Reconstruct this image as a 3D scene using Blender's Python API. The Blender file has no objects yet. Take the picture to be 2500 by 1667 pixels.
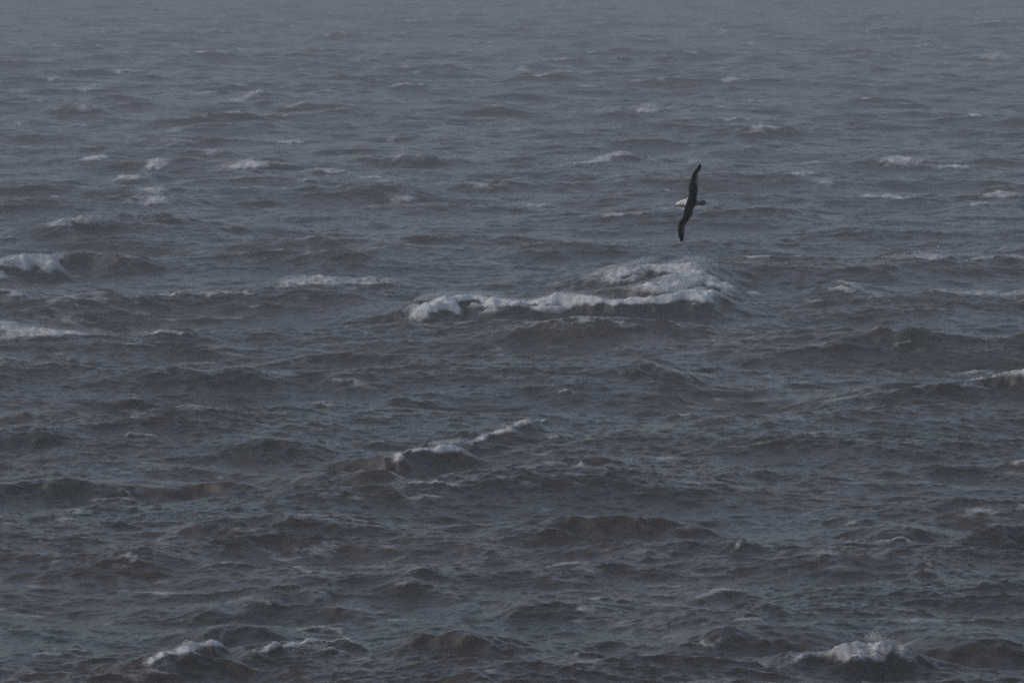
import bpy, bmesh, math, os
import numpy as np
from mathutils import Vector, Matrix

# ---------------------------------------------------------------- camera, world, sun, exposure
SC = bpy.context.scene
COL = SC.collection
H = 20.0                       # eye height over the mean sea level, metres
F = 12000.0                    # focal length in pixels of the 2500 px wide photograph
HORIZON = -150.0               # the horizon lies above the upper edge of the frame
PW, PH = 2500.0, 1667.0
PITCH = math.atan((PH / 2 - HORIZON) / F)

cam_d = bpy.data.cameras.new('camera')
cam = bpy.data.objects.new('camera', cam_d)
COL.objects.link(cam)
cam_d.sensor_width = 36.0
cam_d.lens = 36.0 * F / PW
cam_d.clip_start = 0.5
cam_d.clip_end = 20000.0
cam_d.dof.use_dof = True               # long lens focused on the bird, the sea behind a touch soft
cam_d.dof.focus_distance = 97.2
cam_d.dof.aperture_fstop = 4.5
cam.location = (0, 0, H)
cam.rotation_euler = (math.radians(90) - PITCH, 0, 0)
SC.camera = cam

SUN_EL, SUN_ROT = math.radians(34), math.radians(-95)     # behind the cloud, on the left
world = bpy.data.worlds.new("World")
SC.world = world
world.use_nodes = True
wn, wl = world.node_tree.nodes, world.node_tree.links
wn.clear()
sky = wn.new('ShaderNodeTexSky')
sky.sky_type = 'NISHITA'
sky.sun_disc = False
sky.sun_elevation = SUN_EL
sky.sun_rotation = SUN_ROT
sky.air_density = 1.0
sky.dust_density = 3.0
hsv = wn.new('ShaderNodeHueSaturation')                   # overcast: most of the blue is gone
hsv.inputs['Saturation'].default_value = 0.80
hsv.inputs['Hue'].default_value = 0.504
bg = wn.new('ShaderNodeBackground')
bg.inputs['Strength'].default_value = 0.15
wo = wn.new('ShaderNodeOutputWorld')
wl.new(sky.outputs[0], hsv.inputs['Color'])
wl.new(hsv.outputs[0], bg.inputs['Color'])
wl.new(bg.outputs[0], wo.inputs['Surface'])

sun_d = bpy.data.lights.new('sun', 'SUN')
sun_d.energy = 0.5
sun_d.angle = math.radians(85)
sun_d.color = (1.0, 0.99, 0.98)
sun = bpy.data.objects.new('sun', sun_d)
COL.objects.link(sun)
sv = Vector((math.sin(SUN_ROT) * math.cos(SUN_EL), math.cos(SUN_ROT) * math.cos(SUN_EL), math.sin(SUN_EL)))
sun.rotation_euler = sv.to_track_quat('Z', 'Y').to_euler()
sun.location = (0, 0, 60)

SC.view_settings.view_transform = 'Standard'
SC.view_settings.look = 'None'
SC.view_settings.gamma = 1.0
SC.view_settings.use_curve_mapping = False
SC.view_settings.exposure = -0.27
SC.cycles.max_bounces = 6
SC.cycles.volume_bounces = 1
SC.cycles.sample_clamp_indirect = 2.0
SC.cycles.use_denoising = False

# ---------------------------------------------------------------- helpers
RNG = np.random.default_rng(7)
CP, SP = math.cos(PITCH), math.sin(PITCH)


def at(px, py, z=0.0):
    """point of the sea at height z seen at photograph pixel (px, py)"""
    a, b = (px - PW / 2) / F, (PH / 2 - py) / F
    d = np.array([a, CP + b * SP, -SP + b * CP])
    t = (z - H) / d[2]
    return np.array([d[0] * t, d[1] * t, z])


def crest(p, hz, k):
    """a crest line: part of its rise in the picture is distance (k), the rest is a higher crest"""
    mean = sum(b for a, b in p) / len(p)
    pts = [at(a, mean + k * (b - mean), hz) for a, b in p]
    extra = [(1 - k) * (mean - b) / ((mean - HORIZON) / H) for a, b in p]
    return pts, extra


def smooth(e0, e1, x):
    t = np.clip((x - e0) / (e1 - e0), 0, 1)
    return t * t * (3 - 2 * t)


def tag(o, label=None, cat=None, group=None, kind=None):
    for k, v in (('label', label), ('category', cat), ('group', group), ('kind', kind)):
        if v:
            o[k] = v
    return o


class Tile:
    """periodic patch of random field, sampled bilinearly"""

    def __init__(self, L, N, fields):
        self.L, self.N, self.f = L, N, fields

    def sample(self, x, y, names):
        u = (x / self.L * self.N) % self.N
        v = (y / self.L * self.N) % self.N
        i = np.floor(u).astype(np.int32)
        j = np.floor(v).astype(np.int32)
        fu = (u - i).astype(np.float32)
        fv = (v - j).astype(np.float32)
        i %= self.N
        j %= self.N
        i1, j1 = (i + 1) % self.N, (j + 1) % self.N
        out = []
        for n in names:
            a = self.f[n]
            out.append((a[j, i] * (1 - fu) + a[j, i1] * fu) * (1 - fv) + (a[j1, i] * (1 - fu) + a[j1, i1] * fu) * fv)
        return out


def ocean_tile(L, N, peak, lmin, std, wind_deg, spread, chop, seed, tail=4.0, foam=None):
    rng = np.random.default_rng(seed)
    k1 = 2 * np.pi * np.fft.fftfreq(N, L / N)
    kx, ky = np.meshgrid(k1, k1)
    k = np.hypot(kx, ky)
    k[0, 0] = 1e9
    kp = 2 * np.pi / peak
    P = k ** (-tail) * np.exp(-1.25 * (kp / k) ** 2)
    P *= 1 + 1.6 * np.exp(-((k / kp - 1) ** 2) / (2 * 0.12 ** 2))
    w = math.radians(wind_deg)
    c = (kx * math.cos(w) + ky * math.sin(w)) / k
    P *= np.where(c > 0, np.abs(c) ** spread, 0.0) + 0.04
    P *= np.exp(-(k * lmin / (2 * np.pi)) ** 4)
    A = np.sqrt(P) * (rng.normal(size=(N, N)) + 1j * rng.normal(size=(N, N)))
    h = np.fft.ifft2(A).real
    A *= std / h.std()
    re = lambda B: np.fft.ifft2(B).real.astype(np.float32)
    f = {'h': re(A), 'dx': re(1j * kx / k * A), 'dy': re(1j * ky / k * A)}
    if foam:
        Dxx, Dyy, Dxy = re(-kx * kx / k * A), re(-ky * ky / k * A), re(-kx * ky / k * A)
        J = (1 + chop * Dxx) * (1 + chop * Dyy) - (chop * Dxy) ** 2
        thr, sharp = foam
        src = np.clip((np.quantile(J, thr) - J) / (J.std() * sharp), 0, 1).astype(np.float32)
        tot = src.copy()
        cell = L / N
        for s in range(1, 26):      # foam is left lying behind the crest that made it
            dist = s * 0.16
            sh = (-int(round(math.sin(w) * dist / cell)), -int(round(math.cos(w) * dist / cell)))
            tot = np.maximum(tot, np.roll(src, sh, (0, 1)) * math.exp(-dist / 1.5))
        f['foam'] = tot
    return Tile(L, N, f)


def noise_tile(L, N, lo, hi, beta, seed, stretch=1.0):
    rng = np.random.default_rng(seed)
    k1 = 2 * np.pi * np.fft.fftfreq(N, L / N)
    kx, ky = np.meshgrid(k1, k1)
    k = np.hypot(kx, ky * stretch)
    k[0, 0] = 1e9
    P = k ** (-beta) * np.exp(-(k * lo / 6.283) ** 4) * np.exp(-(6.283 / (hi * k)) ** 4)
    A = np.sqrt(P) * (rng.normal(size=(N, N)) + 1j * rng.normal(size=(N, N)))
    h = np.fft.ifft2(A).real
    return Tile(L, N, {'n': (h / h.std()).astype(np.float32)})


# ---------------------------------------------------------------- materials
def new_mat(name):
    m = bpy.data.materials.new(name)
    m.use_nodes = True
    nt = m.node_tree
    nt.nodes.clear()
    out = nt.nodes.new('ShaderNodeOutputMaterial')
    return m, nt, out


def water_material():
    m, nt, out = new_mat('storm_water')
    N, Lk = nt.nodes.new, nt.links.new
    geo = N('ShaderNodeNewGeometry')
    foam = N('ShaderNodeAttribute'); foam.attribute_name = 'foam'
    silt = N('ShaderNodeAttribute'); silt.attribute_name = 'silt'

    def noise(scale, detail, rough, vec=None, dist=0.0):
        n = N('ShaderNodeTexNoise')
        n.inputs['Scale'].default_value = scale
        n.inputs['Detail'].default_value = detail
        n.inputs['Roughness'].default_value = rough
        n.inputs['Distortion'].default_value = dist
        Lk(vec or geo.outputs['Position'], n.inputs['Vector'])
        return n.outputs['Fac']

    def math_(op, a, b=None, c=None, clamp=False):
        n = N('ShaderNodeMath'); n.operation = op; n.use_clamp = clamp
        for i, v in enumerate((a, b, c)):
            if v is None:
                continue
            if isinstance(v, (int, float)):
                n.inputs[i].default_value = v
            else:
                Lk(v, n.inputs[i])
        return n.outputs[0]

    # foam coverage: the amount carried by the wave, broken up by lace-like noise
    mp = N('ShaderNodeMapping'); mp.inputs['Scale'].default_value = (0.55, 1.0, 1.6)
    mp.inputs['Rotation'].default_value = (0, 0, math.radians(12))
    Lk(geo.outputs['Position'], mp.inputs['Vector'])
    n1 = noise(1.1, 9.0, 0.74, mp.outputs[0], 0.5)
    n2 = noise(7.0, 6.0, 0.75, mp.outputs[0])
    br = math_('ADD', math_('MULTIPLY', n1, 0.6), math_('MULTIPLY', n2, 0.4))
    br = math_('MULTIPLY_ADD', br, 4.4, -2.2)                 # about -0.8..0.8
    n3 = noise(2.6, 5.0, 0.65, mp.outputs[0], 0.9)
    web = math_('MULTIPLY_ADD', math_('ABSOLUTE', math_('MULTIPLY_ADD', n3, 2.0, -1.0)), -2.6, 0.45)   # threads of a lace
    f = math_('ADD', math_('MULTIPLY', foam.outputs['Fac'], 1.5), math_('MULTIPLY', br, 0.7))
    f = math_('ADD', f, math_('MULTIPLY', web, 0.5))
    mr = N('ShaderNodeMapRange'); mr.interpolation_type = 'SMOOTHSTEP'
    mr.inputs['From Min'].default_value = 0.50
    mr.inputs['From Max'].default_value = 2.2
    Lk(f, mr.inputs['Value'])
    cover = math_('MULTIPLY', mr.outputs['Result'], 0.92)

    # silt-laden storm water: brownish body colour, patches slightly greener
    ramp = N('ShaderNodeMix'); ramp.data_type = 'RGBA'
    Lk(silt.outputs['Fac'], ramp.inputs['Factor'])
    ramp.inputs['A'].default_value = (0.019, 0.017, 0.011, 1)
    ramp.inputs['B'].default_value = (0.034, 0.023, 0.013, 1)

    bump = N('ShaderNodeBump')
    bump.inputs['Strength'].default_value = 0.9
    bump.inputs['Distance'].default_value = 0.05
    bh = math_('ADD', math_('MULTIPLY', noise(2.3, 7.0, 0.62), 1.0), math_('MULTIPLY', noise(9.0, 4.0, 0.6), 0.3))
    Lk(bh, bump.inputs['Height'])

    wp = N('ShaderNodeBsdfPrincipled')
    Lk(ramp.outputs['Result'], wp.inputs['Base Color'])
    wp.inputs['Roughness'].default_value = 0.12
    wp.inputs['IOR'].default_value = 1.333
    Lk(bump.outputs[0], wp.inputs['Normal'])

    bump2 = N('ShaderNodeBump')
    bump2.inputs['Strength'].default_value = 1.0
    bump2.inputs['Distance'].default_value = 0.06
    Lk(math_('ADD', n2, math_('MULTIPLY', n1, 1.5)), bump2.inputs['Height'])
    fp = N('ShaderNodeBsdfPrincipled')
    fc = N('ShaderNodeMix'); fc.data_type = 'RGBA'                # thin bubbly foam to thick white water
    fr = N('ShaderNodeMapRange'); fr.inputs['From Min'].default_value = 0.35; fr.inputs['From Max'].default_value = 0.62
    Lk(n1, fr.inputs['Value']); Lk(fr.outputs['Result'], fc.inputs['Factor'])
    fc.inputs['A'].default_value = (0.50, 0.52, 0.54, 1)
    fc.inputs['B'].default_value = (0.74, 0.77, 0.80, 1)
    Lk(fc.outputs['Result'], fp.inputs['Base Color'])
    fp.inputs['Roughness'].default_value = 0.85
    fp.inputs['Specular IOR Level'].default_value = 0.2
    Lk(bump2.outputs[0], fp.inputs['Normal'])
    mx = N('ShaderNodeMixShader')
    Lk(cover, mx.inputs[0]); Lk(wp.outputs[0], mx.inputs[1]); Lk(fp.outputs[0], mx.inputs[2])
    Lk(mx.outputs[0], out.inputs['Surface'])
    return m


MAT_WATER = water_material()

# ---------------------------------------------------------------- the sea
WIND = -78.0                   # waves run towards the camera and slightly right
big = ocean_tile(437.0, 2048, 26.0, 1.0, 0.33, WIND, 3.6, 1.0, 11, tail=4.6, foam=(0.026, 1.0))
mid = ocean_tile(61.0, 1024, 4.2, 0.14, 0.052, WIND - 12, 1.8, 1.0, 12, tail=3.3, foam=(0.05, 1.4))
foam_noise = noise_tile(43.0, 1024, 0.12, 2.4, 3.0, 5)
broad = noise_tile(311.0, 512, 4.0, 70.0, 2.4, 6, 0.5)
streak = noise_tile(173.0, 1024, 0.35, 9.0, 2.5, 8, 0.35)
side = noise_tile(97.0, 512, 0.5, 14.0, 2.6, 9)

# breaking and heaving waves of the photograph, each a polyline along its crest
# (points of the crest in photo pixels), height m, back width, front width,
# foam at the crest, metres of foam down the front / behind
WAVES = [
    # the long breaker in the middle, under the gull
    dict(p=[(1000, 738), (1080, 712), (1150, 705), (1250, 722), (1370, 712), (1500, 722), (1620, 718), (1690, 706), (1740, 690)], h=1.35, wb=4.6, wf=1.6, foam=1.6, ff=1.0, fb=1.3, ends=3.0, hz=1.3),
    dict(p=[(1570, 694), (1630, 676), (1680, 660), (1715, 652)], h=1.2, wb=3.2, wf=3.4, foam=1.15, ff=3.0, fb=1.8, ends=0.9, hz=1.2, k=0.5),
    dict(p=[(1480, 668), (1560, 645), (1650, 645), (1740, 650)], h=1.4, wb=5.0, wf=2.5, foam=1.1, ff=1.3, fb=3.5, ends=2.5, hz=1.2),
    # breaker at the left edge and the crest behind it
    dict(p=[(-60, 655), (0, 640), (60, 628), (145, 622)], h=1.3, wb=3.5, wf=1.4, foam=1.2, ff=1.4, fb=2.5, ends=1.2, hz=1.0),
    dict(p=[(150, 615), (200, 600), (260, 608), (320, 622)], h=1.15, wb=3.8, wf=1.6, foam=0.35, ff=0.2, fb=1.2, ends=2.5, hz=1.2),
    dict(p=[(110, 565), (190, 548), (270, 545)], h=1.1, wb=4.0, wf=1.5, foam=1.0, ff=0.9, fb=2.5, ends=1.5, hz=0.9),
    dict(p=[(275, 545), (310, 528), (420, 530)], h=1.0, wb=4.0, wf=1.8, foam=0.4, ff=0.3, fb=1.0, ends=1.5, hz=0.9),
    # diagonal crest of the lower middle
    dict(p=[(740, 1120), (800, 1108), (860, 1118), (940, 1110)], h=0.6, wb=2.6, wf=1.2, foam=0.45, ff=0.25, fb=0.8, ends=1.2, hz=0.8),
    dict(p=[(950, 1100), (1040, 1085), (1120, 1078)], h=0.7, wb=2.8, wf=1.0, foam=1.25, ff=0.45, fb=0.8, ends=0.9, hz=0.6, k=0.8),
    dict(p=[(1130, 1070), (1180, 1054), (1230, 1048), (1300, 1026), (1340, 1014)], h=0.6, wb=2.8, wf=1.0, foam=1.0, ff=0.35, fb=0.7, ends=0.9, hz=0.6, k=0.8),
    # breaker at the lower right
    dict(p=[(1940, 1596), (2040, 1574), (2120, 1562), (2200, 1564), (2235, 1582)], h=0.7, wb=3.0, wf=1.0, foam=1.05, ff=0.55, fb=0.5, ends=0.9, hz=0.7),
    dict(p=[(2110, 1540), (2165, 1540)], h=0.85, wb=1.2, wf=1.0, foam=1.2, ff=1.1, fb=0.3, ends=0.5, hz=0.95),
    # lower left crests
    dict(p=[(340, 1630), (410, 1604), (480, 1584), (545, 1576)], h=0.85, wb=2.6, wf=1.2, foam=1.1, ff=0.34, fb=0.45, ends=0.7, hz=0.75, k=0.55),
    dict(p=[(610, 1594), (670, 1584), (710, 1566), (780, 1562), (870, 1560)], h=0.5, wb=2.8, wf=1.1, foam=1.1, ff=0.3, fb=0.4, ends=0.8, hz=0.5, k=0.7),
    # heaving dark faces
    dict(p=[(460, 1268), (560, 1252), (660, 1262), (780, 1275)], h=0.55, wb=3.0, wf=1.3, foam=0.1, ff=0.1, fb=0.3, ends=2.0, hz=0.7),
    dict(p=[(1280, 1290), (1380, 1252), (1500, 1250), (1620, 1248), (1740, 1270)], h=0.75, wb=3.2, wf=1.6, foam=0.22, ff=0.1, fb=0.3, ends=2.0, hz=0.8),
    dict(p=[(-80, 1180), (100, 1160), (260, 1150), (430, 1142), (600, 1150)], h=0.75, wb=3.2, wf=1.4, foam=0.1, ff=0.1, fb=0.3, ends=2.0, hz=0.7),
    dict(p=[(560, 1062), (660, 1050), (760, 1060)], h=0.55, wb=3.0, wf=1.5, foam=0.0, ff=0.1, fb=0.2, ends=1.5, hz=0.7),
    dict(p=[(200, 925), (330, 905), (430, 892), (520, 905), (620, 880)], h=0.65, wb=3.5, wf=1.6, foam=0.3, ff=0.1, fb=0.6, ends=2.0, hz=0.8),
    dict(p=[(980, 1560), (1060, 1538), (1180, 1545), (1300, 1560)], h=0.7, wb=3.2, wf=1.3, foam=0.2, ff=0.1, fb=0.4, ends=1.3, hz=0.7),
    dict(p=[(460, 1500), (570, 1478), (680, 1495)], h=0.5, wb=2.6, wf=1.3, foam=0.1, ff=0.1, fb=0.2, ends=1.3, hz=0.6),
    dict(p=[(1700, 1535), (1830, 1520), (2000, 1525), (2100, 1535)], h=0.55, wb=3.0, wf=1.4, foam=0.12, ff=0.1, fb=0.3, ends=1.4, hz=0.6),
    dict(p=[(2230, 1540), (2350, 1528), (2520, 1530)], h=0.6, wb=3.0, wf=1.5, foam=0.1, ff=0.1, fb=0.3, ends=1.2, hz=0.6),
    dict(p=[(2350, 1285), (2450, 1278), (2560, 1285)], h=0.8, wb=2.8, wf=1.2, foam=0.15, ff=0.1, fb=0.4, ends=1.2, hz=0.7),
    dict(p=[(2120, 1268), (2200, 1250), (2300, 1270)], h=0.6, wb=2.4, wf=1.1, foam=0.35, ff=0.2, fb=0.4, ends=1.2, hz=0.5),
    dict(p=[(1560, 875), (1700, 865), (1860, 848), (1990, 835), (2080, 805), (2160, 798), (2260, 800)], h=0.5, wb=4.0, wf=1.8, foam=0.35, ff=0.25, fb=1.0, ends=2.0, hz=0.8),
    dict(p=[(2260, 800), (2360, 795), (2540, 800)], h=0.6, wb=4.0, wf=1.8, foam=0.3, ff=0.2, fb=0.8, ends=2.0, hz=0.7),
    dict(p=[(1540, 900), (1600, 878), (1660, 892)], h=0.8, wb=3.0, wf=1.3, foam=0.3, ff=0.1, fb=0.5, ends=1.2, hz=0.7),
    dict(p=[(1980, 950), (2080, 925), (2160, 915), (2260, 905)], h=0.7, wb=3.0, wf=1.3, foam=0.55, ff=0.2, fb=0.8, ends=1.4, hz=0.6),
    dict(p=[(2000, 975), (2150, 952), (2300, 935), (2420, 920), (2560, 915)], h=0.8, wb=3.2, wf=1.5, foam=0.55, ff=0.25, fb=1.6, ends=1.5, hz=0.7),
    dict(p=[(2320, 935), (2430, 922), (2580, 918)], h=0.2, wb=3.2, wf=1.5, foam=1.25, ff=2.0, fb=8.0, ends=1.2, hz=0.7),
    dict(p=[(620, 885), (760, 855), (900, 862), (1040, 870)], h=0.45, wb=3.4, wf=1.8, foam=0.1, ff=0.1, fb=0.3, ends=2.0, hz=0.5),
    dict(p=[(1280, 1115), (1400, 1105), (1500, 1118)], h=0.7, wb=2.4, wf=1.2, foam=0.05, ff=0.1, fb=0.2, ends=1.2, hz=0.6),
    dict(p=[(-60, 1060), (40, 1050), (150, 1058)], h=0.7, wb=2.8, wf=1.3, foam=0.1, ff=0.1, fb=0.3, ends=1.2, hz=0.6),
    dict(p=[(-60, 985), (60, 968), (160, 975)], h=0.7, wb=2.8, wf=1.5, foam=0.1, ff=0.1, fb=0.3, ends=1.2, hz=0.6),
    # whitecaps farther out
    dict(p=[(2195, 626), (2240, 612), (2300, 620)], h=0.54, wb=4.4, wf=2.0, foam=1.30, ff=2.6, fb=2.0, ends=1.0, hz=0.48),
    dict(p=[(2360, 645), (2450, 640), (2540, 655)], h=0.30, wb=4.2, wf=2.1, foam=0.91, ff=0.5, fb=1.6, ends=1.0, hz=0.24),
    dict(p=[(2020, 625), (2120, 610), (2230, 605)], h=0.36, wb=4.2, wf=2.1, foam=0.59, ff=0.3, fb=1.0, ends=1.0, hz=0.30),
    dict(p=[(2165, 402), (2200, 388), (2240, 396)], h=0.78, wb=5.2, wf=2.6, foam=1.30, ff=1.8, fb=2.5, ends=1.2, hz=0.66),
    dict(p=[(2410, 485), (2440, 474), (2470, 484)], h=0.60, wb=4.4, wf=2.2, foam=1.04, ff=1.0, fb=2.0, ends=1.0, hz=0.48),
    dict(p=[(2100, 478), (2190, 474)], h=0.36, wb=4.4, wf=2.2, foam=1.04, ff=3.0, fb=1.6, ends=1.0, hz=0.30),
    dict(p=[(555, 402), (600, 394), (640, 404)], h=0.72, wb=5.2, wf=2.6, foam=1.23, ff=1.6, fb=2.5, ends=1.4, hz=0.60),
    dict(p=[(530, 262), (560, 250), (600, 236), (640, 226)], h=0.90, wb=6.5, wf=3.4, foam=1.04, ff=1.6, fb=3.5, ends=2.0, hz=0.72),
    dict(p=[(500, 372), (540, 366)], h=0.48, wb=5.2, wf=2.6, foam=0.91, ff=1.0, fb=2.0, ends=1.6, hz=0.36),
    dict(p=[(700, 264), (740, 258)], h=0.72, wb=5.2, wf=2.6, foam=1.04, ff=1.2, fb=2.5, ends=1.6, hz=0.60),
    dict(p=[(195, 276), (240, 268)], h=0.78, wb=5.2, wf=2.6, foam=0.98, ff=1.2, fb=2.5, ends=1.6, hz=0.60),
    dict(p=[(1360, 402), (1440, 398), (1490, 384), (1540, 374)], h=0.78, wb=5.5, wf=2.9, foam=1.10, ff=1.2, fb=2.2, ends=2.0, hz=0.66),
    dict(p=[(960, 396), (1000, 385), (1040, 392)], h=0.84, wb=5.2, wf=2.9, foam=0.91, ff=0.6, fb=2.0, ends=1.5, hz=0.72),
    dict(p=[(860, 452), (900, 446)], h=0.60, wb=4.7, wf=2.6, foam=0.98, ff=0.9, fb=1.6, ends=1.5, hz=0.48),
    dict(p=[(1100, 436), (1200, 434)], h=0.66, wb=5.2, wf=2.9, foam=0.00, ff=0.2, fb=0.5, ends=2.5, hz=0.60),
    dict(p=[(2400, 138), (2450, 132)], h=1.08, wb=6.5, wf=3.9, foam=1.04, ff=2.5, fb=4.0, ends=2.5, hz=0.90),
    dict(p=[(1600, 455), (1640, 460)], h=0.48, wb=4.7, wf=2.6, foam=0.78, ff=0.6, fb=1.5, ends=1.2, hz=0.36),
    # old foam patches lying on the water
    dict(p=[(680, 672), (780, 672), (850, 688), (900, 680), (980, 684)], h=0.35, wb=3.6, wf=2.0, foam=0.98, ff=4.0, fb=5.0, ends=1.8, hz=0.3),
    dict(p=[(-60, 715), (20, 712), (80, 728)], h=0.5, wb=3.0, wf=1.6, foam=0.85, ff=0.9, fb=1.8, ends=1.0, hz=0.4),
    dict(p=[(-60, 780), (60, 785), (150, 802), (240, 815)], h=0.3, wb=3.2, wf=2.0, foam=1.0, ff=8.0, fb=14.0, ends=1.6, hz=0.2),
    dict(p=[(290, 744), (400, 750), (500, 748), (620, 746)], h=0.15, wb=3.0, wf=2.0, foam=0.85, ff=0.7, fb=1.2, ends=1.6, hz=0.1),
    dict(p=[(60, 832), (200, 840), (330, 850)], h=0.1, wb=3.0, wf=2.0, foam=0.6, ff=0.5, fb=0.9, ends=1.6, hz=0.1),
    dict(p=[(1220, 815), (1320, 810), (1440, 812), (1550, 825)], h=0.25, wb=3.0, wf=1.5, foam=0.9, ff=0.3, fb=1.0, ends=1.5, hz=0.5),
    dict(p=[(2040, 668), (2100, 690), (2200, 725), (2300, 735)], h=0.4, wb=3.0, wf=1.8, foam=0.80, ff=3.0, fb=1.4, ends=1.6, hz=0.3),
    dict(p=[(2250, 690), (2380, 708), (2500, 740)], h=0.3, wb=3.0, wf=1.8, foam=0.80, ff=3.0, fb=1.2, ends=1.6, hz=0.2),
    dict(p=[(720, 1182), (800, 1190), (900, 1186)], h=0.1, wb=1.6, wf=1.0, foam=0.60, ff=0.4, fb=0.7, ends=1.0, hz=0.1),
    dict(p=[(780, 1270), (880, 1278), (960, 1305)], h=0.2, wb=1.6, wf=1.0, foam=0.60, ff=0.4, fb=0.6, ends=1.0, hz=0.1),
    dict(p=[(560, 1310), (640, 1318)], h=0.2, wb=1.6, wf=1.0, foam=0.55, ff=0.3, fb=0.5, ends=0.8, hz=0.1),
    dict(p=[(280, 1455), (360, 1448)], h=0.15, wb=1.6, wf=1.0, foam=0.62, ff=0.3, fb=0.5, ends=1.2, hz=0.15),
    dict(p=[(940, 1418), (1010, 1420)], h=0.2, wb=2.0, wf=1.0, foam=0.66, ff=0.25, fb=0.4, ends=0.8, hz=0.2),
    dict(p=[(1210, 1462), (1330, 1475), (1480, 1490)], h=0.25, wb=1.6, wf=1.0, foam=0.58, ff=0.3, fb=0.6, ends=1.0, hz=0.2),
    dict(p=[(2160, 1245), (2210, 1262)], h=0.4, wb=1.5, wf=0.9, foam=0.62, ff=0.3, fb=0.5, ends=0.5, hz=0.4),
    dict(p=[(800, 928), (860, 930), (930, 942)], h=0.3, wb=2.4, wf=1.4, foam=0.58, ff=0.4, fb=0.7, ends=1.0, hz=0.3),
]

# many small whitecaps all over the far water, and thin torn threads of foam nearer the shore
_r = np.random.default_rng(44)
for _ in range(120):
    _y = 40 + 470 * _r.random() ** 0.8
    _x = _r.uniform(-150, 2650)
    _l = _r.uniform(16, 60) * (0.5 + _y / 500)
    _s = _r.uniform(-0.12, 0.12)
    _h = _r.uniform(0.12, 0.5)
    WAVES.append(dict(p=[(_x, _y), (_x + _l * 0.5, _y - 2 + _l * _s), (_x + _l, _y + _l * _s)], h=_h, wb=5.5, wf=3.0, foam=_r.uniform(0.75, 1.2),
                      ff=_r.uniform(0.8, 2.2), fb=_r.uniform(1.5, 4.0), ends=_r.uniform(0.8, 1.8), hz=_h * 0.8))
for _ in range(110):
    _y = _r.uniform(560, 1660)
    _x = _r.uniform(-150, 2650)
    _l = _r.uniform(20, 110) * (0.5 + _y / 1600)
    _s = _r.uniform(-0.12, 0.12)
    WAVES.append(dict(p=[(_x, _y), (_x + _l * 0.5, _y - 3 + _l * _s * 0.5), (_x + _l, _y + _l * _s)], h=_r.uniform(0.05, 0.22), wb=1.4, wf=0.9,
                      foam=_r.uniform(0.55, 0.95), ff=_r.uniform(0.1, 0.3), fb=_r.uniform(0.2, 0.7), ends=_r.uniform(0.3, 1.0), hz=0.1, soft=True))


def build_grid():
    # rows of distance, columns of bearing; fine where the camera looks, reaching well past the frame
    ys = [88.0]
    while ys[-1] < 3600:
        d = ys[-1]
        st = 0.085 + max(0, d - 180) * 0.00075 + max(0, d - 700) * 0.0022
        ys.append(d + st)
    ys = np.array(ys)
    t_in = np.linspace(-0.112, 0.112, 780)
    out = 0.112 + np.cumsum(np.geomspace(0.0006, 0.02, 34))
    t = np.concatenate([-out[::-1], t_in, out])
    Y, T = np.meshgrid(ys, t, indexing='ij')
    return (Y * T).astype(np.float64), Y, ys, t


def seg_dist(x, y, pts):
    """signed distance across the crest (+ = front, towards the camera), distance along it, total length"""
    best = np.full(x.shape, 1e9)
    sgn = np.zeros(x.shape)
    along = np.zeros(x.shape)
    acc = 0.0
    n = len(pts)
    for i in range(n - 1):
        ax, ay = pts[i][:2]
        dx, dy = pts[i + 1][0] - ax, pts[i + 1][1] - ay
        L = math.hypot(dx, dy)
        ux, uy = dx / L, dy / L
        t = (x - ax) * ux + (y - ay) * uy
        lo = -1e9 if i == 0 else 0.0
        hi = 1e9 if i == n - 2 else L
        tc = np.clip(t, lo, hi)
        px, py = ax + ux * tc, ay + uy * tc
        d = np.hypot(x - px, y - py)
        s = (x - px) * uy - (y - py) * ux      # right-hand side of a crest drawn left to right faces the camera
        m = d < best
        best[m] = d[m]
        sgn[m] = np.sign(s[m])
        along[m] = (acc + tc)[m]
        acc += L
    return best * sgn, along, acc


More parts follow.
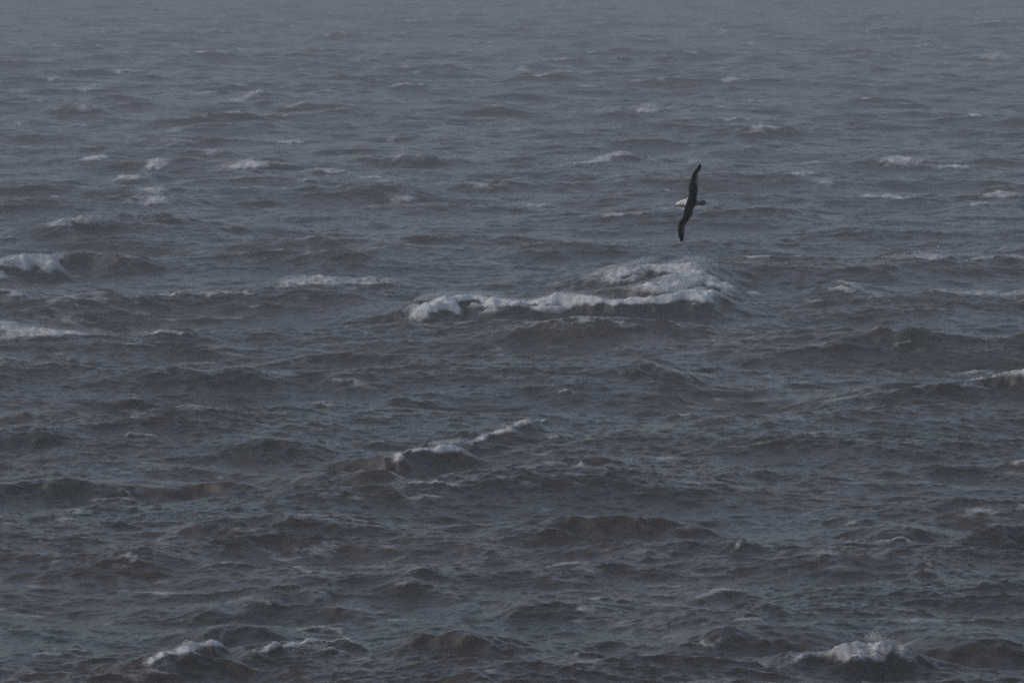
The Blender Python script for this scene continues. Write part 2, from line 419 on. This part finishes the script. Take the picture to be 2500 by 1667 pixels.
def build_sea():
    X, Y, ys, t = build_grid()
    nr, nc = X.shape
    x, y = X.ravel(), Y.ravel()
    cell = np.maximum(0.085 + np.maximum(0, y - 180) * 0.00075, 0)
    fade_far = 1 - smooth(1500, 3400, y)
    h, dx, dy, fo = big.sample(x, y, ['h', 'dx', 'dy', 'foam'])
    h2, dx2, dy2, fo2 = mid.sample(x, y, ['h', 'dx', 'dy', 'foam'])
    bn = broad.sample(x, y, ['n'])[0]
    sn = streak.sample(x, y, ['n'])[0]
    fn = foam_noise.sample(x, y, ['n'])[0]
    wob = np.clip(side.sample(x, y, ['n'])[0], -1.8, 1.8)
    gust = np.clip(1 + 0.22 * bn, 0.5, 1.6)
    calm = np.ones_like(x)
    clean = np.ones_like(x)
    Z = np.zeros_like(x)
    SH = np.zeros_like(x)
    foam = np.zeros_like(x)
    rough = np.zeros_like(x)
    for w in WAVES:
        pts, extra = crest(w['p'], w['hz'], w.get('k', 0.35))
        P = np.array(pts)
        R = max(w['wb'], w['fb']) * 2.2 + 3
        x0, x1, y0, y1 = P[:, 0].min() - R, P[:, 0].max() + R, P[:, 1].min() - R, P[:, 1].max() + R
        r0, r1 = np.searchsorted(ys, [y0, y1])
        if r1 <= r0:
            continue
        c = np.zeros(x.shape, bool)
        c[r0 * nc:r1 * nc] = True
        c &= (x > x0) & (x < x1)
        idx = np.nonzero(c)[0]
        xi, yi = x[idx], y[idx]
        wn_ = wob[idx]
        s, a, L = seg_dist(xi, yi + 0.28 * wn_ * min(1.0, w['wf']), pts)
        e = w['ends']
        env = smooth(-e, e * 0.6, a) * (1 - smooth(L - e * 0.6, L + e, a))
        cum = np.r_[0, np.cumsum([math.hypot(q[0] - p[0], q[1] - p[1]) for p, q in zip(pts[:-1], pts[1:])])]
        amp = np.maximum((0.85 if w['foam'] < 0.4 else 0.95) * w['h'] + np.interp(a, cum, extra), 0.12 * w['h']) * (1 + 0.07 * wn_)
        prof = np.where(s < 0, np.exp(-np.abs(s / w['wb']) ** 1.45), np.exp(-np.abs(s / w['wf']) ** 1.4))
        trough = 0.16 * np.exp(-((s - w['wf'] * 2.4) / (w['wf'] * 1.6)) ** 2)
        hz = amp * env * (prof - trough)
        Z[idx] = np.maximum(Z[idx], 0) + np.where(hz > 0, np.maximum(hz - np.maximum(Z[idx], 0) * 0.7, 0), hz) + np.minimum(Z[idx], 0)
        SH[idx] += 0.2 * w['h'] * env * np.exp(-(s / (w['wf'] * 0.8)) ** 2)
        calm[idx] = np.minimum(calm[idx], 1 - 0.45 * env * np.exp(-(s / (max(w['wb'], w['wf']) * 1.3)) ** 2) * min(1, w['h']))
        if not w.get('soft'):
            clean[idx] = np.minimum(clean[idx], 1 - env * np.exp(-((s - w['wf'] * 0.6) / (w['wf'] * 1.6)) ** 2) * min(1, w['h'] * 1.3))
        ff = w['ff'] * (1 + 0.5 * wn_)
        fm = np.where(s > 0, 1 - smooth(ff * 0.3, ff * 1.2, s), np.exp(-np.abs(s) / w['fb'] * 1.5))
        env2 = smooth(-e * 0.5, e * 0.5, a) * (1 - smooth(L - e * 0.5, L + e * 0.5, a))
        add = w['foam'] * fm * env2
        foam[idx] = np.maximum(foam[idx], add)
        rough[idx] = np.maximum(rough[idx], np.clip((w['foam'] - 0.5) * 2, 0, 1) * env2 * np.where(s > 0, fm, np.exp(-np.abs(s) / 1.2)))
    # background sea
    amp = gust * calm * fade_far * (1 + 0.25 * smooth(350, 800, y))
    mfade = 1 / (1 + (cell / 0.4) ** 2)
    z = h * amp + h2 * mfade * fade_far * (0.8 + 0.3 * np.clip(h * 1.2, -1, 1)) + Z
    z += rough * (0.06 * fn + 0.05)
    lean = 0.35 * np.clip(h, 0, 2) ** 1.5 * amp
    wd = math.radians(WIND)
    X2 = x + dx * amp + dx2 * mfade * 0.9 + lean * math.cos(wd)
    Y2 = y + dy * amp + dy2 * mfade * 0.9 + lean * math.sin(wd) - SH
    # foam of the open sea: whitecaps, small crest foam, wind streaks and old patches
    f_bg = (0.72 + 0.4 * smooth(220, 420, y) + 0.5 * smooth(400, 800, y)) * fo * smooth(0.6, 1.4, gust + 0.25 * wob) * calm + 0.22 * fo2 * smooth(-0.6, 1.4, bn + 0.6 * sn + h * 0.6)
    f_bg = f_bg * clean
    f_st = 0.42 * smooth(0.5, 2.6, sn + 0.5 * bn) * clean
    foam = np.maximum(foam, f_bg) + f_st * (1 - np.clip(foam, 0, 1)) + 0.06 * sn
    silt = np.clip(0.5 + 0.32 * bn + 0.10 * wob, 0, 1)
    # sink the outermost rim below the far water sheet so that no border shows
    co = np.stack([X2, Y2, z], 1).astype(np.float32)
    me = bpy.data.meshes.new('sea')
    me.vertices.add(nr * nc)
    me.vertices.foreach_set('co', co.ravel())
    ii = np.arange(nr * nc, dtype=np.int32).reshape(nr, nc)
    q = np.stack([ii[:-1, :-1], ii[:-1, 1:], ii[1:, 1:], ii[1:, :-1]], -1).reshape(-1, 4)
    nf = len(q)
    me.loops.add(nf * 4)
    me.loops.foreach_set('vertex_index', q.ravel())
    me.polygons.add(nf)
    me.polygons.foreach_set('loop_start', np.arange(0, nf * 4, 4, dtype=np.int32))
    me.update(calc_edges=False)
    me.shade_smooth()
    for nme, arr in (('foam', foam), ('silt', silt)):
        at_ = me.attributes.new(nme, 'FLOAT', 'POINT')
        at_.data.foreach_set('value', arr.astype(np.float32))
    me.materials.append(MAT_WATER)
    o = bpy.data.objects.new('sea', me)
    COL.objects.link(o)
    tag(o, kind='structure')
    return o


sea = build_sea()
print('sea verts', len(sea.data.vertices))

# flat water beyond and beside the modelled swell, out to the horizon
fm = bpy.data.meshes.new('far_sea')
fm.from_pydata([(-3900, -3000, -1.6), (3900, -3000, -1.6), (3900, 6500, -1.6), (-3900, 6500, -1.6)], [], [(0, 1, 2, 3)])
fm.materials.append(MAT_WATER)
far = bpy.data.objects.new('far_sea', fm)
COL.objects.link(far)
tag(far, kind='structure')


# ---------------------------------------------------------------- the gull
def bird_px(u, v):
    """coordinates in the enlarged crop of the bird -> metres in the plane square to the view, origin at the body"""
    s = 1.6 / 197.5 / 6.814
    return np.array([(u - 452) * s, -(v - 795) * s])


def feather_material(name):
    m, nt, out = new_mat(name)
    N, Lk = nt.nodes.new, nt.links.new
    a = N('ShaderNodeVertexColor'); a.layer_name = 'plumage'
    n = N('ShaderNodeTexNoise'); n.inputs['Scale'].default_value = 60; n.inputs['Detail'].default_value = 4
    tc = N('ShaderNodeTexCoord'); Lk(tc.outputs['Object'], n.inputs['Vector'])
    mr = N('ShaderNodeMapRange'); mr.inputs['To Min'].default_value = 0.75; mr.inputs['To Max'].default_value = 1.25
    Lk(n.outputs['Fac'], mr.inputs['Value'])
    mul = N('ShaderNodeMix'); mul.data_type = 'RGBA'; mul.blend_type = 'MULTIPLY'
    mul.inputs['Factor'].default_value = 1.0
    Lk(a.outputs['Color'], mul.inputs['A']); Lk(mr.outputs['Result'], mul.inputs['B'])
    p = N('ShaderNodeBsdfPrincipled')
    Lk(mul.outputs['Result'], p.inputs['Base Color'])
    p.inputs['Roughness'].default_value = 0.85
    p.inputs['Specular IOR Level'].default_value = 0.08
    Lk(p.outputs[0], out.inputs['Surface'])
    return m


def plain(name, col, rough=0.5):
    m, nt, out = new_mat(name)
    n = nt.nodes.new('ShaderNodeTexNoise'); n.inputs['Scale'].default_value = 90
    r = nt.nodes.new('ShaderNodeMix'); r.data_type = 'RGBA'
    r.inputs['A'].default_value = (*[c * 0.8 for c in col], 1)
    r.inputs['B'].default_value = (*[c * 1.15 for c in col], 1)
    p = nt.nodes.new('ShaderNodeBsdfPrincipled')
    p.inputs['Roughness'].default_value = rough
    nt.links.new(n.outputs['Fac'], r.inputs['Factor'])
    nt.links.new(r.outputs['Result'], p.inputs['Base Color'])
    nt.links.new(p.outputs[0], out.inputs['Surface'])
    return m


def loft(bm, rings, closed_ends=True):
    vs = [[bm.verts.new(tuple(p)) for p in r] for r in rings]
    n = len(vs[0])
    for a, b in zip(vs[:-1], vs[1:]):
        for i in range(n):
            bm.faces.new((a[i], a[(i + 1) % n], b[(i + 1) % n], b[i]))
    if closed_ends:
        bm.faces.new(vs[0][::-1])
        bm.faces.new(vs[-1])
    return vs


# wing outline down the span: v, leading edge u, trailing edge u (with the pale feather rim), thickness m, lift m
WING = [
    (1435, 299, 307, .004, -.10), (1415, 285, 322, .006, -.095), (1385, 269, 337, .007, -.085), (1345, 259, 340, .009, -.07), (1300, 250, 341, .011, -.05),
    (1240, 242, 347, .014, -.02), (1180, 243, 352, .017, .01), (1140, 249, 372, .019, .03), (1100, 262, 394, .022, .05), (1050, 296, 430, .026, .065),
    (1000, 322, 466, .03, .07), (950, 338, 478, .034, .065), (900, 345, 490, .038, .055), (850, 352, 510, .045, .045), (795, 368, 532, .05, .04),
    (740, 385, 545, .045, .045), (680, 406, 551, .038, .055), (620, 420, 562, .034, .065), (570, 416, 564, .03, .075), (520, 416, 560, .026, .08),
    (470, 428, 556, .023, .07), (420, 444, 572, .019, .05), (370, 461, 580, .016, .03), (330, 477, 572, .014, .01), (290, 497, 574, .012, -.015),
    (250, 523, 603, .011, -.04), (210, 550, 624, .009, -.065), (170, 580, 630, .007, -.085), (145, 595, 622, .005, -.095), (125, 605, 611, .004, -.10)]


def build_gull():
    bm = bmesh.new()
    # resample the wing finely with Catmull-Rom
    W = np.array(WING, float)
    tt = np.arange(len(W))
    fine = np.linspace(0, len(W) - 1, 150)
    Wf = []
    for q in fine:
        i = min(int(q), len(W) - 2); f = q - i
        p0, p1, p2, p3 = W[max(i - 1, 0)], W[i], W[i + 1], W[min(i + 2, len(W) - 1)]
        Wf.append(0.5 * ((2 * p1) + (-p0 + p2) * f + (2 * p0 - 5 * p1 + 4 * p2 - p3) * f * f + (-p0 + 3 * p1 - 3 * p2 + p3) * f ** 3))
    rings = []
    for k, (v, ul, ut, th, lift) in enumerate(Wf):
        # ragged feather tips along the trailing edge of the hand
        tip = max(0, abs(v - 790) - 300) / 350
        jag = 5.0 * math.sin(k * 1.9) * min(1, tip) + 2.0 * math.sin(k * 2.7 + 1) * (1 if abs(v - 790) > 120 else 0)
        ut = ut + (jag if 3 < k < 146 else 0)
        grow = 7.0 if abs(v - 790) < 560 else 1.0
        ul, ut = ul - grow, ut + grow
        a, b = bird_px(ul, v), bird_px(ut, v + (6 if v > 795 else -6) * 0)
        ring = []
        M = 11
        for side_ in (1, -1):
            rng_ = range(M) if side_ == 1 else range(M - 2, 0, -1)
            for j in rng_:
                c = j / (M - 1)
                prof = (1.48 * math.sqrt(c) - 0.63 * c - 1.76 * c ** 2 + 1.42 * c ** 3 - 0.5 * c ** 4) * 1.6 if c < 1 else 0
                camber = 0.05 * math.sin(math.pi * c ** 0.8) * abs(ut - ul) / 160
                z = lift + camber + side_ * (0.5 * th * max(prof, 0.0) + 0.0016)
                p = a * (1 - c) + b * c
                ring.append((p[0], p[1], z))
        rings.append(ring)
    loft(bm, rings)
    me = bpy.data.meshes.new('wing_tmp')
    bmesh.ops.recalc_face_normals(bm, faces=bm.faces)
    bm.to_mesh(me); bm.free()

    # body: neck, breast, back, rump and fan tail as one loft from the face to the tail tips
    B = [  # u, v, half width in the plane (crop px), half depth m, lift m
        (206, 815, 5, .006, -.006), (212, 811, 15, .016, -.004), (226, 806, 26, .027, 0), (250, 803, 34, .035, .002), (280, 801, 42, .040, .002),
        (310, 799, 50, .043, 0), (340, 798, 58, .050, -.004), (375, 795, 65, .062, -.010), (410, 793, 68, .074, -.016), (455, 794, 70, .080, -.018),
        (495, 794, 62, .070, -.014), (530, 792, 51, .052, -.006), (560, 790, 42, .034, 0), (590, 789, 40, .020, .002), (620, 789, 43, .011, .002),
        (655, 787, 47, .007, 0), (680, 783, 40, .0045, -.002), (697, 779, 24, .003, -.003)]
    bm = bmesh.new()
    rings = []
    dirv = np.array([math.cos(math.radians(8)), math.sin(math.radians(8))])     # body axis leans a little
    for u, v, hw, hd, lf in B:
        c = bird_px(u, v)
        s = 1.6 / 197.5 / 6.814
        ring = []
        for j in range(24):
            t_ = 2 * math.pi * j / 24
            w_ = 1.12 if u < 380 else 1.0
            ring.append((c[0] + -dirv[1] * 0 - math.cos(t_) * hw * s * 0.10, c[1] + math.cos(t_) * hw * s * w_, lf + math.sin(t_) * hd))
        rings.append(ring)
    loft(bm, rings)
    bmesh.ops.recalc_face_normals(bm, faces=bm.faces)
    mb = bpy.data.meshes.new('gull')
    bm.to_mesh(mb); bm.free()
    body = bpy.data.objects.new('gull', mb)
    wing = bpy.data.objects.new('wing_tmp', me)
    COL.objects.link(body); COL.objects.link(wing)
    md = body.modifiers.new('b', 'BOOLEAN'); md.object = wing; md.operation = 'UNION'; md.solver = 'EXACT'
    dg = bpy.context.evaluated_depsgraph_get()
    fin = bpy.data.meshes.new_from_object(body.evaluated_get(dg))
    body.modifiers.clear()
    body.data = fin
    fin.name = 'gull'
    bpy.data.objects.remove(wing)
    bpy.data.meshes.remove(me)
    fin.materials.clear()
    fin.materials.append(feather_material('gull_plumage'))
    fin.shade_smooth()
    for a_ in list(fin.color_attributes):
        fin.color_attributes.remove(a_)
    ca = fin.color_attributes.new('plumage', 'FLOAT_COLOR', 'POINT')
    s = 1.6 / 197.5 / 6.814
    Wv = W[:, 0][::-1]; Wl = W[:, 1][::-1]; Wt = W[:, 2][::-1]
    slate = np.array([0.006, 0.006, 0.007]); white = np.array([0.55, 0.55, 0.53]); black = np.array([0.003, 0.003, 0.0035])
    grey = np.array([0.10, 0.10, 0.105])
    cols = []
    for vt in fin.vertices:
        u = vt.co.x / s + 452
        v = 795 - vt.co.y / s
        under = vt.normal.z < -0.15
        ul, ut = np.interp(v, Wv, Wl), np.interp(v, Wv, Wt)
        c = (u - ul) / max(ut - ul, 1)
        lat = abs(v - 795)
        if u < ul + 4 and lat < 90:                     # head and neck
            w_ = smooth(845, 800, v) if v > 800 else 1.0
            col = white * 1.25 * w_ + np.array([0.17, 0.17, 0.17]) * (1 - w_)
        elif u > ut - 6 and lat < 80:                   # rump and tail
            k = smooth(520, 580, u)
            col = np.array([0.20, 0.20, 0.20]) * (1 - k) + grey * k
            if u > 640:
                col = np.array([0.06, 0.06, 0.065])
            if v < 760:
                col = col * 1.2 + 0.1 * white
        elif under:
            col = white if (lat < 420 and c > 0.15) else grey
        else:
            col = slate if lat < 430 else black
            rim = 0.72 if 340 < lat < 480 else (0.88 if 300 < lat < 560 else 1.0)
            if c > rim:
                col = white * 0.34 + slate
        cols.append((*col, 1))
    ca.data.foreach_set('color', np.array(cols, np.float32).ravel())

    # bill: hooked, slightly open line, child of the gull
    bm = bmesh.new()
    rings = []
    for u, v, hw, hd in ((236, 818, 15, .016), (220, 826, 14, .014), (204, 836, 12, .012), (190, 845, 12, .011), (178, 853, 10, .009), (170, 861, 6, .006), (167, 868, 2, .002)):
        c = bird_px(u, v)
        rings.append([(c[0] + math.cos(q) * hw * s * 0.35, c[1] + math.cos(q) * hw * s, math.sin(q) * hd) for q in np.linspace(0, 2 * math.pi, 13)[:-1]])
    loft(bm, rings)
    bmesh.ops.recalc_face_normals(bm, faces=bm.faces)
    m2 = bpy.data.meshes.new('bill'); bm.to_mesh(m2); bm.free(); m2.shade_smooth()
    m2.materials.append(plain('bill_horn', (0.022, 0.020, 0.018), 0.6))
    bill = bpy.data.objects.new('bill', m2); COL.objects.link(bill); bill.parent = body
    eye_m = plain('eye_dark', (0.01, 0.01, 0.01), 0.15)
    for sgn_ in (1, -1):
        bm = bmesh.new()
        bmesh.ops.create_uvsphere(bm, u_segments=12, v_segments=8, radius=0.0065)
        c = bird_px(248, 818 - sgn_ * 22)
        bmesh.ops.translate(bm, verts=bm.verts, vec=(c[0], c[1], 0.020))
        m3 = bpy.data.meshes.new('eye'); bm.to_mesh(m3); bm.free(); m3.shade_smooth(); m3.materials.append(eye_m)
        e = bpy.data.objects.new('eye', m3); COL.objects.link(e); e.parent = body
    # place: banked hard, back to the camera
    dist = F * 1.6 / 197.5
    px, py = 1620 + 452 / 6.814, 380 + 795 / 6.814
    a_, b_ = (px - PW / 2) / F, (PH / 2 - py) / F
    d = Vector((a_, CP + b_ * SP, -SP + b_ * CP))
    body.matrix_world = Matrix.Translation(Vector((0, 0, H)) + d * dist) @ cam.rotation_euler.to_matrix().to_4x4()
    tag(body, 'black backed gull banking steeply on spread wings above the long breaking wave', 'gull')
    return body


gull = build_gull()


# ---------------------------------------------------------------- spray blown off the breaking crests
def build_spray():
    rng = np.random.default_rng(31)
    P, S = [], []
    # crest line (photo px), height of the line, number, spread upwards, spread along the wind, drop size
    for pts, hz, n, up, back, size in (
            ([(1040, 705), (1150, 700), (1250, 715), (1370, 706), (1500, 716), (1620, 720), (1740, 705)], 1.3, 70000, 0.12, 0.6, 0.0075),
            ([(1640, 700), (1690, 680), (1740, 656)], 1.2, 80000, 0.24, 0.7, 0.0075),
            ([(1480, 655), (1550, 640), (1640, 640), (1740, 648)], 1.2, 170000, 0.28, 1.6, 0.0075),
            ([(1020, 712), (1120, 706)], 1.3, 20000, 0.16, 0.6, 0.0075),
            ([(0, 630), (60, 620), (140, 618)], 1.0, 9000, 0.14, 0.6, 0.011),
            ([(160, 545), (270, 540)], 1.0, 6000, 0.15, 0.6, 0.012),
            ([(1060, 1065), (1115, 1058)], 0.8, 5000, 0.07, 0.3, 0.006),
            ([(2040, 1572), (2120, 1560), (2200, 1560)], 0.7, 14000, 0.06, 0.3, 0.005),
            ([(2130, 1530), (2165, 1545)], 0.95, 6000, 0.08, 0.15, 0.005),
            ([(680, 1568), (720, 1555), (780, 1556)], 0.7, 6000, 0.06, 0.2, 0.005),
            ([(2160, 398), (2240, 396)], 0.7, 1500, 0.25, 0.8, 0.03),
            ([(2150, 622), (2290, 616)], 0.5, 1200, 0.18, 0.6, 0.02)):
        W3, ex = crest(pts, hz, 0.35)
        W3 = np.array(W3); W3[:, 2] += np.array(ex) - 0.28 * hz
        L = np.r_[0, np.cumsum(np.linalg.norm(np.diff(W3, axis=0), axis=1))]
        # uneven along the crest: gathered in bursts
        nb = max(4, int(L[-1] * 0.9))
        cen = rng.uniform(0, L[-1], nb)
        wgt = rng.gamma(1.2, 1.0, nb); wgt /= wgt.sum()
        b = rng.choice(nb, n, p=wgt)
        q = np.clip(cen[b] + rng.normal(0, 0.55, n), -0.3, L[-1] + 0.3)
        bh = rng.uniform(0.4, 1.3, nb)[b]
        p = np.stack([np.interp(q, L, W3[:, i]) for i in range(3)], 1)
        u = np.abs(rng.normal(0, 1, n))
        p[:, 2] += u * up * bh - 0.08
        p[:, 0] += u * back * 0.35 * bh + rng.normal(0, 0.12, n)
        p[:, 1] += rng.normal(0.1, 0.35, n)
        P.append(p); S.append(size * rng.lognormal(0, 0.45, n))
    P = np.concatenate(P); S = np.concatenate(S)
    tet = np.array([(1, 1, 1), (1, -1, -1), (-1, 1, -1), (-1, -1, 1)], float) / math.sqrt(3)
    v = P[:, None, :] + tet[None] * S[:, None, None] * rng.uniform(0.7, 1.3, (len(P), 4, 1))
    me = bpy.data.meshes.new('sea_spray')
    base = np.arange(len(P))[:, None, None] * 4
    f = (base + np.array([(0, 1, 2), (0, 3, 1), (0, 2, 3), (1, 3, 2)])[None]).reshape(-1, 3).astype(np.int32)
    me.vertices.add(len(P) * 4); me.vertices.foreach_set('co', v.astype(np.float32).ravel())
    me.loops.add(len(f) * 3); me.loops.foreach_set('vertex_index', f.ravel())
    me.polygons.add(len(f)); me.polygons.foreach_set('loop_start', np.arange(0, len(f) * 3, 3, dtype=np.int32))
    me.update(calc_edges=False)
    me.shade_smooth()
    me.materials.append(plain('spray_drops', (0.58, 0.62, 0.67), 0.7))
    o = bpy.data.objects.new('sea_spray', me)
    COL.objects.link(o)
    tag(o, kind='stuff')


build_spray()

# ---------------------------------------------------------------- haze: the wet air of the gale
bm = bmesh.new()
bmesh.ops.create_cube(bm, size=1.0)
hx0, hx1, hy0, hy1, hz0, hz1 = -4000, 4000, -3100, 6600, -4.2, H + 1.5
for v in bm.verts:
    v.co = ((hx0 + hx1) / 2 + v.co.x * (hx1 - hx0), (hy0 + hy1) / 2 + v.co.y * (hy1 - hy0), (hz0 + hz1) / 2 + v.co.z * (hz1 - hz0))
hm = bpy.data.meshes.new('haze'); bm.to_mesh(hm); bm.free()
m, nt, out = new_mat('haze_air')
pv = nt.nodes.new('ShaderNodeVolumePrincipled')
pv.inputs['Color'].default_value = (0.43, 0.47, 0.53, 1)
pv.inputs['Density'].default_value = 0.00115
pv.inputs['Anisotropy'].default_value = 0.0
nt.links.new(pv.outputs[0], out.inputs['Volume'])
hm.materials.append(m)
haze = bpy.data.objects.new('haze', hm)
COL.objects.link(haze)
tag(haze, kind='stuff')
